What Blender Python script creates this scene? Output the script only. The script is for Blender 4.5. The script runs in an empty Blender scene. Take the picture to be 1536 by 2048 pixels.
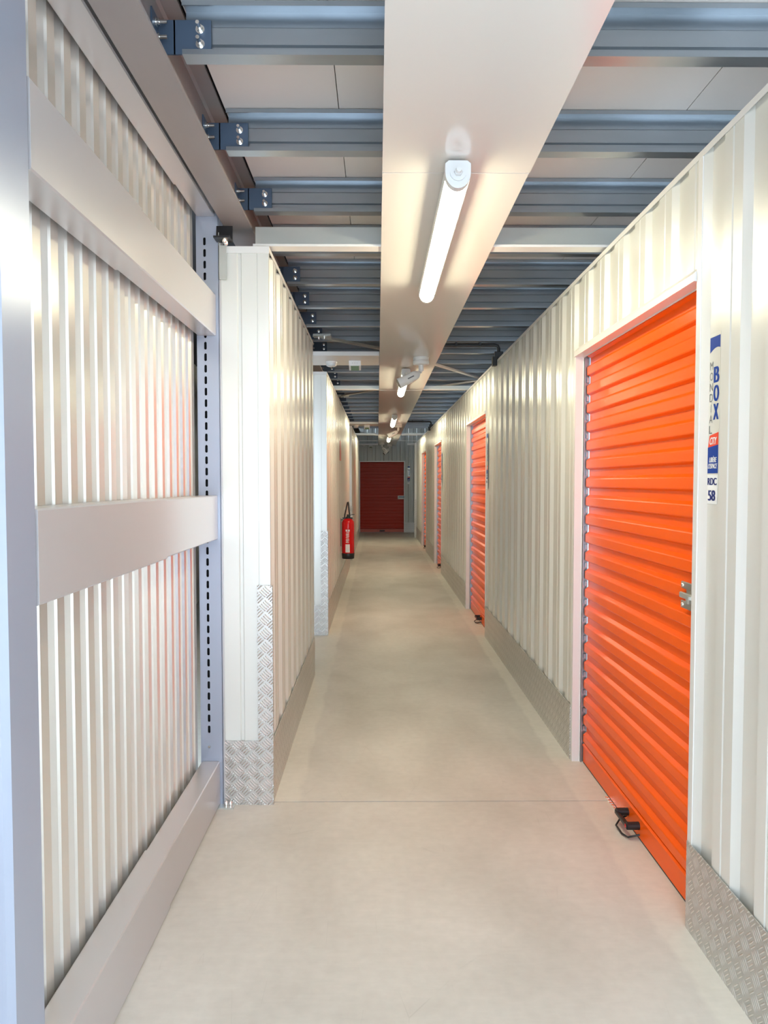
import bpy, math
from mathutils import Vector, Matrix

# ---------------------------------------------------------------- camera, world, exposure
scn = bpy.context.scene
COL = scn.collection
FPX = 1474.5
cam_d = bpy.data.cameras.new('camera')
cam_d.sensor_fit = 'HORIZONTAL'; cam_d.sensor_width = 36.0
cam_d.lens = 36.0 * FPX / 1536.0
cam_d.clip_start = 0.02; cam_d.clip_end = 200
cam = bpy.data.objects.new('camera', cam_d); COL.objects.link(cam)
_p, _y = math.radians(2.344), math.radians(0.494)
fw = Vector((math.sin(_y) * math.cos(_p), math.cos(_y) * math.cos(_p), -math.sin(_p)))
rt = Vector((math.cos(_y), -math.sin(_y), 0)); up = rt.cross(fw)
M = Matrix((rt, up, -fw)).transposed().to_4x4(); M.translation = Vector((0, 0, 1.45))
cam.matrix_world = M
scn.camera = cam

WORLD_COL = (0.74, 0.87, 1.0); WORLD_STR = 4.7
LAMP_COL = (1.0, 0.93, 0.66); LAMP_STR = 37.0
w = bpy.data.worlds.new('world'); scn.world = w; w.use_nodes = True
bg = w.node_tree.nodes['Background']
bg.inputs[0].default_value = (*WORLD_COL, 1); bg.inputs[1].default_value = WORLD_STR
scn.view_settings.view_transform = 'Standard'
scn.view_settings.look = 'None'
scn.view_settings.exposure = 0.62
scn.view_settings.gamma = 1.0
scn.view_settings.use_curve_mapping = False

# ---------------------------------------------------------------- materials
def mat(name, col, rough=0.5, metal=0.0, spec=0.5, coat=0.0, noise=None, bump=None, emit=None):
    """noise=(scale, amount, stretch) varies the colour; bump=(scale,strength)"""
    m = bpy.data.materials.new(name); m.use_nodes = True
    nt = m.node_tree; b = nt.nodes['Principled BSDF']
    b.inputs['Base Color'].default_value = (*col, 1)
    b.inputs['Roughness'].default_value = rough
    b.inputs['Metallic'].default_value = metal
    b.inputs['Specular IOR Level'].default_value = spec
    if coat:
        b.inputs['Coat Weight'].default_value = coat; b.inputs['Coat Roughness'].default_value = 0.12
    if emit:
        b.inputs['Emission Color'].default_value = (*emit[0], 1)
        b.inputs['Emission Strength'].default_value = emit[1]
    tc = nt.nodes.new('ShaderNodeNewGeometry')
    if noise:
        sc, amt, st = noise
        mp = nt.nodes.new('ShaderNodeMapping'); mp.inputs['Scale'].default_value = st
        nt.links.new(tc.outputs['Position'], mp.inputs[0])
        n = nt.nodes.new('ShaderNodeTexNoise'); n.inputs['Scale'].default_value = sc; n.inputs['Detail'].default_value = 2
        nt.links.new(mp.outputs[0], n.inputs['Vector'])
        r = nt.nodes.new('ShaderNodeMapRange'); r.clamp = False; r.inputs[1].default_value = 0.2; r.inputs[2].default_value = 0.8
        r.inputs[3].default_value = 1 - amt; r.inputs[4].default_value = 1 + amt
        nt.links.new(n.outputs[0], r.inputs[0])
        mx = nt.nodes.new('ShaderNodeVectorMath'); mx.operation = 'SCALE'
        mx.inputs[0].default_value = col
        nt.links.new(r.outputs[0], mx.inputs['Scale'])
        nt.links.new(mx.outputs[0], b.inputs['Base Color'])
    if bump:
        n2 = nt.nodes.new('ShaderNodeTexNoise'); n2.inputs['Scale'].default_value = bump[0]; n2.inputs['Detail'].default_value = 2
        nt.links.new(tc.outputs['Position'], n2.inputs['Vector'])
        bp = nt.nodes.new('ShaderNodeBump'); bp.inputs['Strength'].default_value = bump[1]; bp.inputs['Distance'].default_value = 0.002
        nt.links.new(n2.outputs[0], bp.inputs['Height']); nt.links.new(bp.outputs[0], b.inputs['Normal'])
    return m

def tread_mat(name, axis):
    """aluminium five-bar tread plate; axis = which world coordinate runs along the plate ('X' or 'Y')"""
    m = bpy.data.materials.new(name); m.use_nodes = True
    nt = m.node_tree; N = nt.nodes; L = nt.links; b = N['Principled BSDF']
    b.inputs['Metallic'].default_value = 0.85
    b.inputs['Roughness'].default_value = 0.36
    g = N.new('ShaderNodeNewGeometry'); s = N.new('ShaderNodeSeparateXYZ'); L.new(g.outputs['Position'], s.inputs[0])
    def mth(op, a, c=None, d=None):
        n = N.new('ShaderNodeMath'); n.operation = op
        for i, v in enumerate((a, c, d)):
            if v is None: continue
            if isinstance(v, (int, float)): n.inputs[i].default_value = v
            else: L.new(v, n.inputs[i])
        return n.outputs[0]
    A = s.outputs[axis]; Z = s.outputs['Z']
    k = 1 / 0.044 / math.sqrt(2)
    p = mth('MULTIPLY', mth('ADD', A, Z), k); q = mth('MULTIPLY', mth('SUBTRACT', A, Z), k)
    par = mth('GREATER_THAN', mth('MODULO', mth('ADD', mth('ADD', mth('FLOOR', p), mth('FLOOR', q)), 200.0), 2.0), 0.5)
    fp = mth('FRACT', p); fq = mth('FRACT', q)
    def bars(a, c):   # bars vary along a, lens shaped along c
        wv = mth('SINE', mth('MULTIPLY', a, math.pi * 2 * 4))
        wv = mth('MAXIMUM', wv, 0.0)
        env = mth('MAXIMUM', mth('SINE', mth('MULTIPLY', c, math.pi)), 0.0)
        env = mth('MINIMUM', mth('MULTIPLY', mth('MAXIMUM', mth('SUBTRACT', env, 0.25), 0.0), 2.2), 1.0)
        return mth('MULTIPLY', wv, env)
    h1 = bars(fp, fq); h2 = bars(fq, fp)
    h = mth('ADD', mth('MULTIPLY', par, h1), mth('MULTIPLY', mth('SUBTRACT', 1.0, par), h2))
    bp = N.new('ShaderNodeBump'); bp.inputs['Strength'].default_value = 1.0; bp.inputs['Distance'].default_value = 0.003
    rr = N.new('ShaderNodeMapRange'); L.new(h, rr.inputs[0]); rr.inputs[3].default_value = 0.42; rr.inputs[4].default_value = 0.30; L.new(rr.outputs[0], b.inputs['Roughness'])
    L.new(h, bp.inputs['Height']); L.new(bp.outputs[0], b.inputs['Normal'])
    n = N.new('ShaderNodeTexNoise'); n.inputs['Scale'].default_value = 3.0; n.inputs['Detail'].default_value = 6
    L.new(g.outputs['Position'], n.inputs['Vector'])
    cr = N.new('ShaderNodeMapRange'); cr.inputs[3].default_value = 0.50; cr.inputs[4].default_value = 0.66
    L.new(n.outputs[0], cr.inputs[0])
    cb = mth('ADD', cr.outputs[0], mth('MULTIPLY', h, 0.32))
    cc = N.new('ShaderNodeCombineColor')
    L.new(cb, cc.inputs[0]); L.new(mth('MULTIPLY', cb, 0.985), cc.inputs[1]); L.new(mth('MULTIPLY', cb, 0.955), cc.inputs[2])
    L.new(cc.outputs[0], b.inputs['Base Color'])
    return m

def floor_mat():
    m = bpy.data.materials.new('polished_concrete'); m.use_nodes = True
    nt = m.node_tree; N = nt.nodes; L = nt.links; b = N['Principled BSDF']
    g = N.new('ShaderNodeNewGeometry'); s = N.new('ShaderNodeSeparateXYZ'); L.new(g.outputs['Position'], s.inputs[0])
    def noise(sc, det, st=(1, 1, 1), dist=0.0):
        mp = N.new('ShaderNodeMapping'); mp.inputs['Scale'].default_value = st; L.new(g.outputs['Position'], mp.inputs[0])
        n = N.new('ShaderNodeTexNoise'); n.inputs['Scale'].default_value = sc; n.inputs['Detail'].default_value = det
        n.inputs['Distortion'].default_value = dist
        L.new(mp.outputs[0], n.inputs['Vector']); return n.outputs[0]
    def mth(op, a, c=None):
        n = N.new('ShaderNodeMath'); n.operation = op
        for i, v in enumerate((a, c)):
            if v is None: continue
            if isinstance(v, (int, float)): n.inputs[i].default_value = v
            else: L.new(v, n.inputs[i])
        return n.outputs[0]
    def rng(v, a, c, d, e):
        n = N.new('ShaderNodeMapRange'); L.new(v, n.inputs[0])
        for i, x in enumerate((a, c, d, e)): n.inputs[i + 1].default_value = x
        return n.outputs[0]
    ramp = N.new('ShaderNodeValToRGB'); ramp.color_ramp.elements[0].position = 0.30; ramp.color_ramp.elements[1].position = 0.70
    ramp.color_ramp.elements[0].color = (0.49, 0.462, 0.418, 1); ramp.color_ramp.elements[1].color = (0.645, 0.615, 0.57, 1)
    L.new(noise(1.7, 9, (1, 0.7, 1), 0.4), ramp.inputs[0])
    fine = rng(noise(26, 4), 0.3, 0.7, 0.965, 1.035)
    streak = rng(noise(7, 3, (1, 6, 1), 1.5), 0.35, 0.75, 1.0, 0.965)
    # pale cement wash along the foot of the walls, with an uneven edge
    wob = rng(noise(5, 4), 0.3, 0.7, -0.014, 0.014)
    near = mth('GREATER_THAN', 3.29, s.outputs['Y'])
    dl = mth('ADD', mth('ADD', mth('ADD', s.outputs['X'], 0.36), wob), near)
    dr = mth('SUBTRACT', mth('ADD', 0.915, wob), s.outputs['X'])
    edge = rng(mth('MINIMUM', dl, dr), -0.01, 0.012, 1.0, 0.0)
    mx = N.new('ShaderNodeMix'); mx.data_type = 'RGBA'; L.new(mth('MULTIPLY', edge, 0.42), mx.inputs['Factor'])
    L.new(ramp.outputs[0], mx.inputs['A']); mx.inputs['B'].default_value = (0.74, 0.71, 0.63, 1)
    # fine scratches
    v = N.new('ShaderNodeTexVoronoi'); v.feature = 'DISTANCE_TO_EDGE'; v.inputs['Scale'].default_value = 1.3
    mp = N.new('ShaderNodeMapping'); mp.inputs['Scale'].default_value = (5, 1, 1); mp.inputs['Rotation'].default_value = (0, 0, 0.5); L.new(g.outputs['Position'], mp.inputs[0]); L.new(mp.outputs[0], v.inputs['Vector'])
    scr = mth('MULTIPLY', rng(v.outputs['Distance'], 0.0, 0.006, 1.0, 0.0), rng(noise(4, 3), 0.55, 0.65, 0.0, 0.12))
    sc = N.new('ShaderNodeVectorMath'); sc.operation = 'SCALE'
    L.new(mx.outputs['Result'], sc.inputs[0]); L.new(mth('SUBTRACT', mth('MULTIPLY', fine, streak), scr), sc.inputs['Scale'])
    L.new(sc.outputs[0], b.inputs['Base Color'])
    L.new(rng(noise(3, 5), 0.3, 0.7, 0.38, 0.55), b.inputs['Roughness'])
    bp = N.new('ShaderNodeBump'); bp.inputs['Strength'].default_value = 0.12; bp.inputs['Distance'].default_value = 0.003
    L.new(noise(12, 6), bp.inputs['Height']); L.new(bp.outputs[0], b.inputs['Normal'])
    return m

CLAD = mat('white_cladding_paint', (0.76, 0.762, 0.725), 0.27, 0.25, 0.5)
TRIM = mat('white_trim_paint', (0.76, 0.75, 0.735), 0.32, 0.1)
STRIP = mat('glossy_ceiling_panel', (0.77, 0.745, 0.71), 0.16, 0.15, 0.6)
DECK = mat('deck_board', (0.70, 0.66, 0.63), 0.6, noise=(2, 0.03, (1, 1, 1)))
GALV = mat('galvanised_steel', (0.37, 0.41, 0.45), 0.30, 0.8, noise=(9, 0.10, (0.4, 1, 1)))
GALVL = mat('bright_galvanised_steel', (0.62, 0.64, 0.61), 0.30, 0.7, noise=(9, 0.08, (0.4, 1, 1)))
BEAMP = mat('grey_brown_beam_paint', (0.30, 0.27, 0.265), 0.42, 0.15, noise=(6, 0.06, (1, 0.6, 1)))
RACK = mat('lilac_grey_paint', (0.55, 0.53, 0.535), 0.30, 0.35, noise=(2, 0.03, (1, 1, 1)))
POST = mat('blue_grey_paint', (0.38, 0.42, 0.52), 0.30, 0.35, noise=(2, 0.04, (1, 1, 0.5)))
SHEET = mat('corrugated_aluminium_paint', (0.76, 0.73, 0.68), 0.22, 0.5, noise=(4, 0.03, (1, 1, 0.3)))
PLATE = mat('dark_blue_bracket', (0.085, 0.125, 0.19), 0.45, 0.3)
CHROME = mat('zinc_bolt', (0.85, 0.85, 0.83), 0.22, 1.0)
STEEL = mat('zinc_latch', (0.55, 0.54, 0.50), 0.35, 1.0)
ORANGE = mat('orange_shutter_paint', (0.95, 0.115, 0.0), 0.25, 0.0, 0.18, bump=(900, 0.12))
RED = mat('red_shutter', (0.46, 0.025, 0.008), 0.34, 0.0, 0.25)  # darker, redder base colour than the orange shutters
PINK = mat('dusty_red_bar', (0.60, 0.13, 0.10), 0.4)
BLACK = mat('black_plastic', (0.012, 0.012, 0.014), 0.4)
RUBBER = mat('black_rubber', (0.01, 0.01, 0.01), 0.7)
WHITEP = mat('white_plastic', (0.82, 0.82, 0.81), 0.35)
GREYP = mat('pale_grey_plastic', (0.66, 0.68, 0.69), 0.3)
LED = mat('lit_diffuser', (1, 1, 1), 0.4, emit=(LAMP_COL, LAMP_STR))
DARKV = mat('void_shade', (0.03, 0.03, 0.035), 0.8)  # near-black colour stands in for the shade overhead
BACKCL = mat('grey_cladding_paint', (0.50, 0.52, 0.50), 0.4, 0.2)
EXR = mat('extinguisher_red', (0.72, 0.005, 0.01), 0.18, 0.0, 0.5)
PRW = mat('printed_white', (0.85, 0.86, 0.87), 0.45)
PRB = mat('printed_blue', (0.008, 0.05, 0.30), 0.5, 0.0, 0.15)
PRN = mat('printed_navy', (0.02, 0.03, 0.16), 0.5, 0.0, 0.15)
PRR = mat('printed_red', (0.78, 0.08, 0.04), 0.5, 0.0, 0.15)
PRG = mat('printed_grey', (0.16, 0.165, 0.18), 0.5, 0.0, 0.15)
GREEN = mat('printed_green', (0.20, 0.33, 0.22), 0.4)
CLEAR = mat('sticker_film', (0.76, 0.765, 0.72), 0.26, 0.2)
TREADY = tread_mat('tread_plate_along_corridor', 'Y')
TREADX = tread_mat('tread_plate_facing', 'X')
FLOOR = floor_mat()

# ---------------------------------------------------------------- geometry helpers
class MB:
    def __init__(s): s.v = []; s.f = []; s.sm = []
    def add(s, vs, fs, smooth=False):
        o = len(s.v); s.v += [Vector(v) for v in vs]
        for f in fs: s.f.append(tuple(i + o for i in f)); s.sm.append(smooth)
        return s
    def box(s, x0, x1, y0, y1, z0, z1):
        vs = [(x, y, z) for z in (z0, z1) for y in (y0, y1) for x in (x0, x1)]
        return s.add(vs, [(0, 2, 3, 1), (4, 5, 7, 6), (0, 1, 5, 4), (2, 6, 7, 3), (0, 4, 6, 2), (1, 3, 7, 5)])
    def bbox(s, x0, x1, y0, y1, z0, z1, b=0.002):
        """box with bevelled vertical and horizontal edges along the long axis (octagonal section)"""
        d = (x1 - x0, y1 - y0, z1 - z0); a = d.index(max(d))
        lo = [(x0, x1), (y0, y1), (z0, z1)]; o = [i for i in range(3) if i != a]
        (p0, p1), (q0, q1) = lo[o[0]], lo[o[1]]
        ring = [(p0 + b, q0), (p1 - b, q0), (p1, q0 + b), (p1, q1 - b), (p1 - b, q1), (p0 + b, q1), (p0, q1 - b), (p0, q0 + b)]
        vs = []
        for e in lo[a]:
            for p, q in ring:
                v = [0, 0, 0]; v[a] = e; v[o[0]] = p; v[o[1]] = q; vs.append(v)
        fs = [tuple(range(8)), tuple(range(15, 7, -1))] + [(i, 8 + i, 8 + (i + 1) % 8, (i + 1) % 8) for i in range(8)]
        return s.add(vs, fs)
    def prism(s, poly, axis, a0, a1):
        """polygon in the two other axes (order x,y,z minus axis) extruded along axis"""
        a = 'XYZ'.index(axis); o = [i for i in range(3) if i != a]; n = len(poly); vs = []
        for e in (a0, a1):
            for p, q in poly:
                v = [0, 0, 0]; v[a] = e; v[o[0]] = p; v[o[1]] = q; vs.append(v)
        fs = [tuple(range(n)), tuple(range(2 * n - 1, n - 1, -1))] + [(i, n + i, n + (i + 1) % n, (i + 1) % n) for i in range(n)]
        return s.add(vs, fs)
    def tube(s, pts, r, n=12, cap=True):
        pts = [Vector(p) for p in pts]; rs = r if isinstance(r, (list, tuple)) else [r] * len(pts)
        rings = []; prev = None
        for i, p in enumerate(pts):
            t = (pts[min(i + 1, len(pts) - 1)] - pts[max(i - 1, 0)]).normalized()
            if prev is None:
                a = Vector((0, 0, 1)) if abs(t.z) < 0.9 else Vector((1, 0, 0)); u = t.cross(a).normalized()
            else:
                u = (prev - t * prev.dot(t)).normalized()
            prev = u; v2 = t.cross(u)
            rings.append([p + (u * math.cos(2 * math.pi * k / n) + v2 * math.sin(2 * math.pi * k / n)) * rs[i] for k in range(n)])
        vs = [q for rg in rings for q in rg]; fs = []
        for i in range(len(pts) - 1):
            for k in range(n): fs.append((i * n + k, i * n + (k + 1) % n, (i + 1) * n + (k + 1) % n, (i + 1) * n + k))
        s.add(vs, fs, True)
        if cap:
            m = len(pts) - 1
            s.add(rings[0], [tuple(range(n - 1, -1, -1))]); s.add(rings[m], [tuple(range(n))])
        return s
    def lathe(s, c, prof, n=24):
        """profile [(r,z)...] about the vertical through c"""
        c = Vector(c); vs = []
        for r, z in prof:
            for k in range(n): vs.append(c + Vector((r * math.cos(2 * math.pi * k / n), r * math.sin(2 * math.pi * k / n), z)))
        fs = [(i * n + k, i * n + (k + 1) % n, (i + 1) * n + (k + 1) % n, (i + 1) * n + k) for i in range(len(prof) - 1) for k in range(n)]
        s.add(vs, fs, True)
        s.add(vs[:n], [tuple(range(n - 1, -1, -1))]); s.add(vs[-n:], [tuple(range(n))])
        return s

def base_of(mb):
    xs = [v.x for v in mb.v]; ys = [v.y for v in mb.v]; zs = [v.z for v in mb.v]
    return Vector(((min(xs) + max(xs)) / 2, (min(ys) + max(ys)) / 2, min(zs)))

def obj(name, mb, m, parent=None):
    """link a mesh; vertices are given in world coordinates, the parent chain holds translations only"""
    me = bpy.data.meshes.new(name)
    off = Vector((0, 0, 0))
    if parent is not None:
        q = parent
        while q is not None: off += q.location; q = q.parent
    else:
        off = base_of(mb)
    me.from_pydata([tuple(v - off) for v in mb.v], [], mb.f)
    me.polygons.foreach_set('use_smooth', mb.sm)
    me.materials.append(m); me.update()
    import bmesh
    b = bmesh.new(); b.from_mesh(me); bmesh.ops.recalc_face_normals(b, faces=b.faces); b.to_mesh(me); b.free()
    o = bpy.data.objects.new(name, me); COL.objects.link(o)
    if parent is not None: o.parent = parent
    else: o.location = off
    return o

def tag(o, label, cat, group=None, kind=None):
    o['label'] = label; o['category'] = cat
    if group: o['group'] = group
    if kind: o['kind'] = kind
    return o

def thing(name, loc, label, cat, group=None, kind=None):
    o = bpy.data.objects.new(name, None); COL.objects.link(o); o.location = loc; o.empty_display_size = 0.05
    return tag(o, label, cat, group, kind)

def struct(name, mb, m, label, cat='wall'):
    return tag(obj(name, mb, m), label, cat, kind='structure')

def dup(root, loc, label, skip=()):
    def cp(o, par):
        c = o.copy(); COL.objects.link(c)
        if par is not None: c.parent = par
        for k in [x for x in bpy.data.objects if x.parent == o]:
            if k.name.split('.')[0] in skip: continue
            cp(k, c)
        return c
    r = cp(root, None); r.location = loc; r['label'] = label
    return r

ORD = ['first', 'second', 'third', 'fourth', 'fifth', 'sixth', 'seventh', 'eighth', 'ninth', 'tenth', 'eleventh', 'twelfth', 'thirteenth',
       'fourteenth', 'fifteenth', 'sixteenth', 'seventeenth', 'eighteenth', 'nineteenth', 'twentieth', 'twenty-first', 'twenty-second',
       'twenty-third', 'twenty-fourth', 'twenty-fifth', 'twenty-sixth', 'twenty-seventh', 'twenty-eighth', 'twenty-ninth', 'thirtieth']

XR, XL, ZW = 1.010, -0.477, 2.477      # faces of the right and left walls, top of the walls

def clad_poly(a0, a1, face, back, sign, phase, pitch=0.25, rec=0.08, slope=0.028, depth=0.016):
    """closed section: ribbed front at 'face' (recess goes towards sign), flat back. Returns [(face coord, along)]"""
    pts = []
    k = math.floor((a0 - phase) / pitch) - 1
    path = []
    while phase + k * pitch < a1 + pitch:
        s = phase + k * pitch
        mid = s + rec + 2 * slope + (pitch - rec - 2 * slope) / 2
        path += [(s, 0), (s + slope, depth), (s + slope + rec, depth), (s + 2 * slope + rec, 0),
                 (mid - 0.006, 0), (mid - 0.002, 0.003), (mid + 0.002, 0.003), (mid + 0.006, 0)]
        k += 1
    def dep(y):
        for (u, d), (v, e) in zip(path, path[1:]):
            if u <= y <= v: return d + (e - d) * (y - u) / max(v - u, 1e-9)
        return 0
    pts = [(a0, dep(a0))] + [p for p in path if a0 < p[0] < a1] + [(a1, dep(a1))]
    return [(face + sign * d, y) for y, d in pts] + [(back, a1), (back, a0)]

# ---------------------------------------------------------------- floor, ceiling
YS = -0.6
fb = MB().box(-2.2, 2.4, YS, 3.286, -0.1, 0).box(-2.2, 2.4, 3.286, 3.294, -0.1, -0.014).box(-2.2, 2.4, 3.294, 21.4, -0.1, 0)
struct('floor', fb, FLOOR, 'beige polished concrete floor of the corridor with one saw cut across it', 'floor')

ZD = 2.768
db = MB()
xs = [-0.541, -0.137, 1.097, 2.4]
ys = [YS, 2.0] + [2.0 + 2.44 * k for k in range(1, 7)]
for i in range(3):
    for j in range(len(ys) - 1):
        db.box(xs[i] + 0.0015, xs[i + 1] - 0.0015, ys[j] + 0.001, ys[j + 1] - 0.001, ZD, ZD + 0.03)
db.box(-0.541, 2.4, YS, ys[-1], ZD + 0.03, ZD + 0.06)
struct('ceiling', db, DECK, 'pale boards of the mezzanine deck above the galvanised joists', 'ceiling')
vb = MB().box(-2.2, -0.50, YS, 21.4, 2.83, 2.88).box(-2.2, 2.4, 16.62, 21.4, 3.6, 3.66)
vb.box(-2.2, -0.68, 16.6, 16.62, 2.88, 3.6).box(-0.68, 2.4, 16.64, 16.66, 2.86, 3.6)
struct('ceiling', vb, DARKV, 'dark panels standing in for shade and keeping sky light out above the walls and far end', 'ceiling')  # added panels: block sky light and paint the overhead shade as near-black

# ---------------------------------------------------------------- right wall with its four shutters
doors = [(2.345, 3.765), (6.885, 8.36), (11.69, 13.07), (15.37, 16.78)]
HD = 2.083
rw = thing('wall_right', (XR, 8, 0), 'right wall of white ribbed metal cladding with four orange shutters', 'wall', kind='structure')
segs = []; y = YS
for a, b2 in doors: segs.append((y, a - 0.028, 0)); segs.append((a - 0.028, b2 + 0.03, HD + 0.030)); y = b2 + 0.03
segs.append((y, 19.1, 0))
for a, b2, z0 in segs:
    obj('cladding_sheet', MB().prism(clad_poly(a, b2, XR, XR + 0.045, 1, 2.177), 'Z', z0, ZW - 0.004), CLAD, rw)
obj('cap_rail', MB().prism([(XR - 0.004, ZW - 0.020), (XR - 0.002, ZW - 0.020), (XR - 0.002, ZW - 0.002), (XR + 0.05, ZW - 0.002), (XR + 0.05, ZW), (XR - 0.004, ZW)], 'Y', YS, 19.12), TRIM, rw)
obj('end_post', MB().bbox(XR - 0.055, XR + 0.045, 19.1, 19.16, 0, ZW - 0.02, 0.003), TRIM, rw)

names = ['nearest orange roller shutter, beside the blue and white unit sign',
         'second orange shutter from the camera, halfway down the right wall',
         'third orange shutter from the camera, a narrow strip on the right wall',
         'farthest orange shutter on the right wall, thin sliver near the end']

def curtain_poly(face, sign, z0, z1, pitch=0.094, depth=0.017, thick=0.004):
    f = []; z = z0
    out = []
    while z < z1:
        out += [(z, depth), (z + 0.008, 0.002), (z + 0.012, 0), (z + 0.046, 0), (z + 0.050, 0.002), (z + 0.062, depth)]
        z += pitch
    out = [p for p in out if p[0] <= z1] + [(z1, depth)]
    return [(face + sign * d, z) for z, d in out] + [(face + sign * (depth + thick), z1), (face + sign * (depth + thick), z0)]

def shutter(n, a, b2, label, detail):
    d = thing('door_%d' % n, (XR + 0.05, (a + b2) / 2, 0), label, 'roller door', kind='structure')
    face = XR + 0.050
    p = curtain_poly(face, 1, 0.10, HD + 0.02)
    obj('shutter_curtain', MB().prism([(q[0], q[1]) for q in p], 'Y', a + 0.012, b2 - 0.020), ORANGE, d)
    # bottom rail with a small lip
    obj('bottom_rail', MB().prism([(face + 0.002, 0.006), (face + 0.002, 0.086), (face - 0.002, 0.088), (face - 0.002, 0.094), (face + 0.006, 0.10), (face + 0.02, 0.10), (face + 0.02, 0.006)], 'Y', a + 0.012, b2 - 0.016), ORANGE, d)
    # frame: far jamb faces the camera, near jamb only shows its edge
    obj('jamb', MB().prism([(XR - 0.003, b2), (XR - 0.003, b2 + 0.03), (XR, b2 + 0.03), (XR, b2 + 0.003), (XR + 0.036, b2 + 0.003), (XR + 0.038, b2 - 0.003), (XR + 0.034, b2)], 'Z', 0, HD), TRIM, d)
    obj('jamb', MB().box(XR - 0.003, XR, a - 0.030, a, 0, ZW - 0.02).box(XR, XR + 0.038, a - 0.003, a, 0, HD), TRIM, d)
    hd = obj('header', MB().prism([(XR - 0.012, HD), (XR - 0.012, HD + 0.024), (XR - 0.003, HD + 0.032), (XR, HD + 0.040), (XR, HD + 0.003), (XR + 0.036, HD + 0.003), (XR + 0.036, HD - 0.004), (XR + 0.039, HD - 0.004), (XR + 0.039, HD)], 'Y', a + 0.001, b2 + 0.002), TRIM, d)
    for s, yy in ((0, b2 - 0.012), (1, a - 0.002)):
        tr = MB().box(XR + 0.040, XR + 0.044, yy, yy + 0.012, 0.0, HD + 0.02).box(XR + 0.044, XR + 0.09, yy + 0.010, yy + 0.014, 0, HD + 0.02)
        g = obj('guide_track', tr, GALV, d)
        if detail and s == 0:
            z = 0.10 + 0.062
            cl = MB()
            while z < HD - 0.05:
                cl.box(XR + 0.050, XR + 0.062, yy - 0.006, yy + 0.004, z + 0.004, z + 0.028); z += 0.094
            obj('wear_clips', cl, GALV, g)
    obj('seal', MB().box(XR + 0.045, XR + 0.10, a + 0.002, b2 - 0.012, HD + 0.02, HD + 0.025).box(XR + 0.052, XR + 0.07, a + 0.012, b2 - 0.02, 0.0, 0.006), RUBBER, d)
    # pull handle on the bottom rail
    yh = a + 0.655
    h = obj('pull_handle', MB().tube([(face + 0.002, yh - 0.065, 0.052), (face - 0.048, yh - 0.065, 0.052)], [0.016, 0.0155], 16).tube([(face + 0.002, yh + 0.065, 0.052), (face - 0.048, yh + 0.065, 0.052)], [0.016, 0.0155], 16)
            .bbox(face - 0.052, face - 0.038, yh - 0.075, yh + 0.075, 0.040, 0.058, 0.003), BLACK, d)
    obj('cap_dot', MB().tube([(face - 0.052, yh - 0.062, 0.052), (face - 0.0535, yh - 0.062, 0.052)], 0.0075, 14), EXR, h)
    obj('pull_loop', MB().tube([(face + 0.0, yh - 0.08, 0.022), (face - 0.045, yh - 0.075, 0.010), (face - 0.058, yh - 0.04, 0.008), (face - 0.060, yh + 0.03, 0.010), (face - 0.03, yh + 0.07, 0.02), (face, yh + 0.075, 0.03)], 0.004, 8), BLACK, h)
    # slide latch near the corridor-side edge
    zl = 1.062
    lt = obj('latch', MB().bbox(face - 0.010, face - 0.002, a + 0.05, a + 0.185, zl + 0.022, zl + 0.046, 0.002).bbox(face - 0.010, face - 0.002, a + 0.05, a + 0.185, zl - 0.046, zl - 0.020, 0.002)
             .box(face - 0.006, face + 0.002, a + 0.05, a + 0.15, zl - 0.02, zl + 0.022), STEEL, d)
    obj('slide_bolt', MB().bbox(face - 0.018, face - 0.006, a + 0.02, a + 0.18, zl - 0.010, zl + 0.010, 0.003).bbox(face - 0.026, face - 0.014, a + 0.09, a + 0.11, zl - 0.020, zl + 0.004, 0.002), GALVL, lt)
    for zz in (zl + 0.034, zl - 0.033):
        obj('rivet', MB().tube([(face - 0.010, a + 0.17, zz), (face - 0.014, a + 0.17, zz), (face - 0.0155, a + 0.17, zz)], [0.008, 0.007, 0.003], 14), CHROME, lt)
    return d
for i, (a, b2) in enumerate(doors): shutter(i + 1, a, b2, names[i], i < 3)

# tread-plate skirting and corner guards (right)
sk = [(YS, doors[0][0] - 0.004), (doors[0][1] + 0.03, doors[1][0] - 0.03), (doors[1][1] + 0.03, doors[2][0] - 0.03), (doors[2][1] + 0.03, doors[3][0] - 0.03), (doors[3][1] + 0.03, 19.1)]
skl = ['nearest the camera, in front of the first orange shutter', 'between the first and second orange shutters', 'between the second and third orange shutters',
       'between the third and farthest orange shutters', 'beyond the farthest orange shutter']
for (a, b2), l in zip(sk, skl):
    struct('baseboard_right', MB().box(XR - 0.007, XR - 0.004, a, b2, 0, 0.287), TREADY, 'aluminium tread-plate skirting on the right wall, ' + l, 'skirting')
struct('trim_1', MB().box(XR - 0.058, XR + 0.003, 19.096, 19.0995, 0, 0.99).box(XR - 0.0585, XR - 0.0555, 19.0995, 19.155, 0, 0.99), TREADX,
       'tall tread-plate corner guard at the far end of the right wall', 'corner guard')

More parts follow.
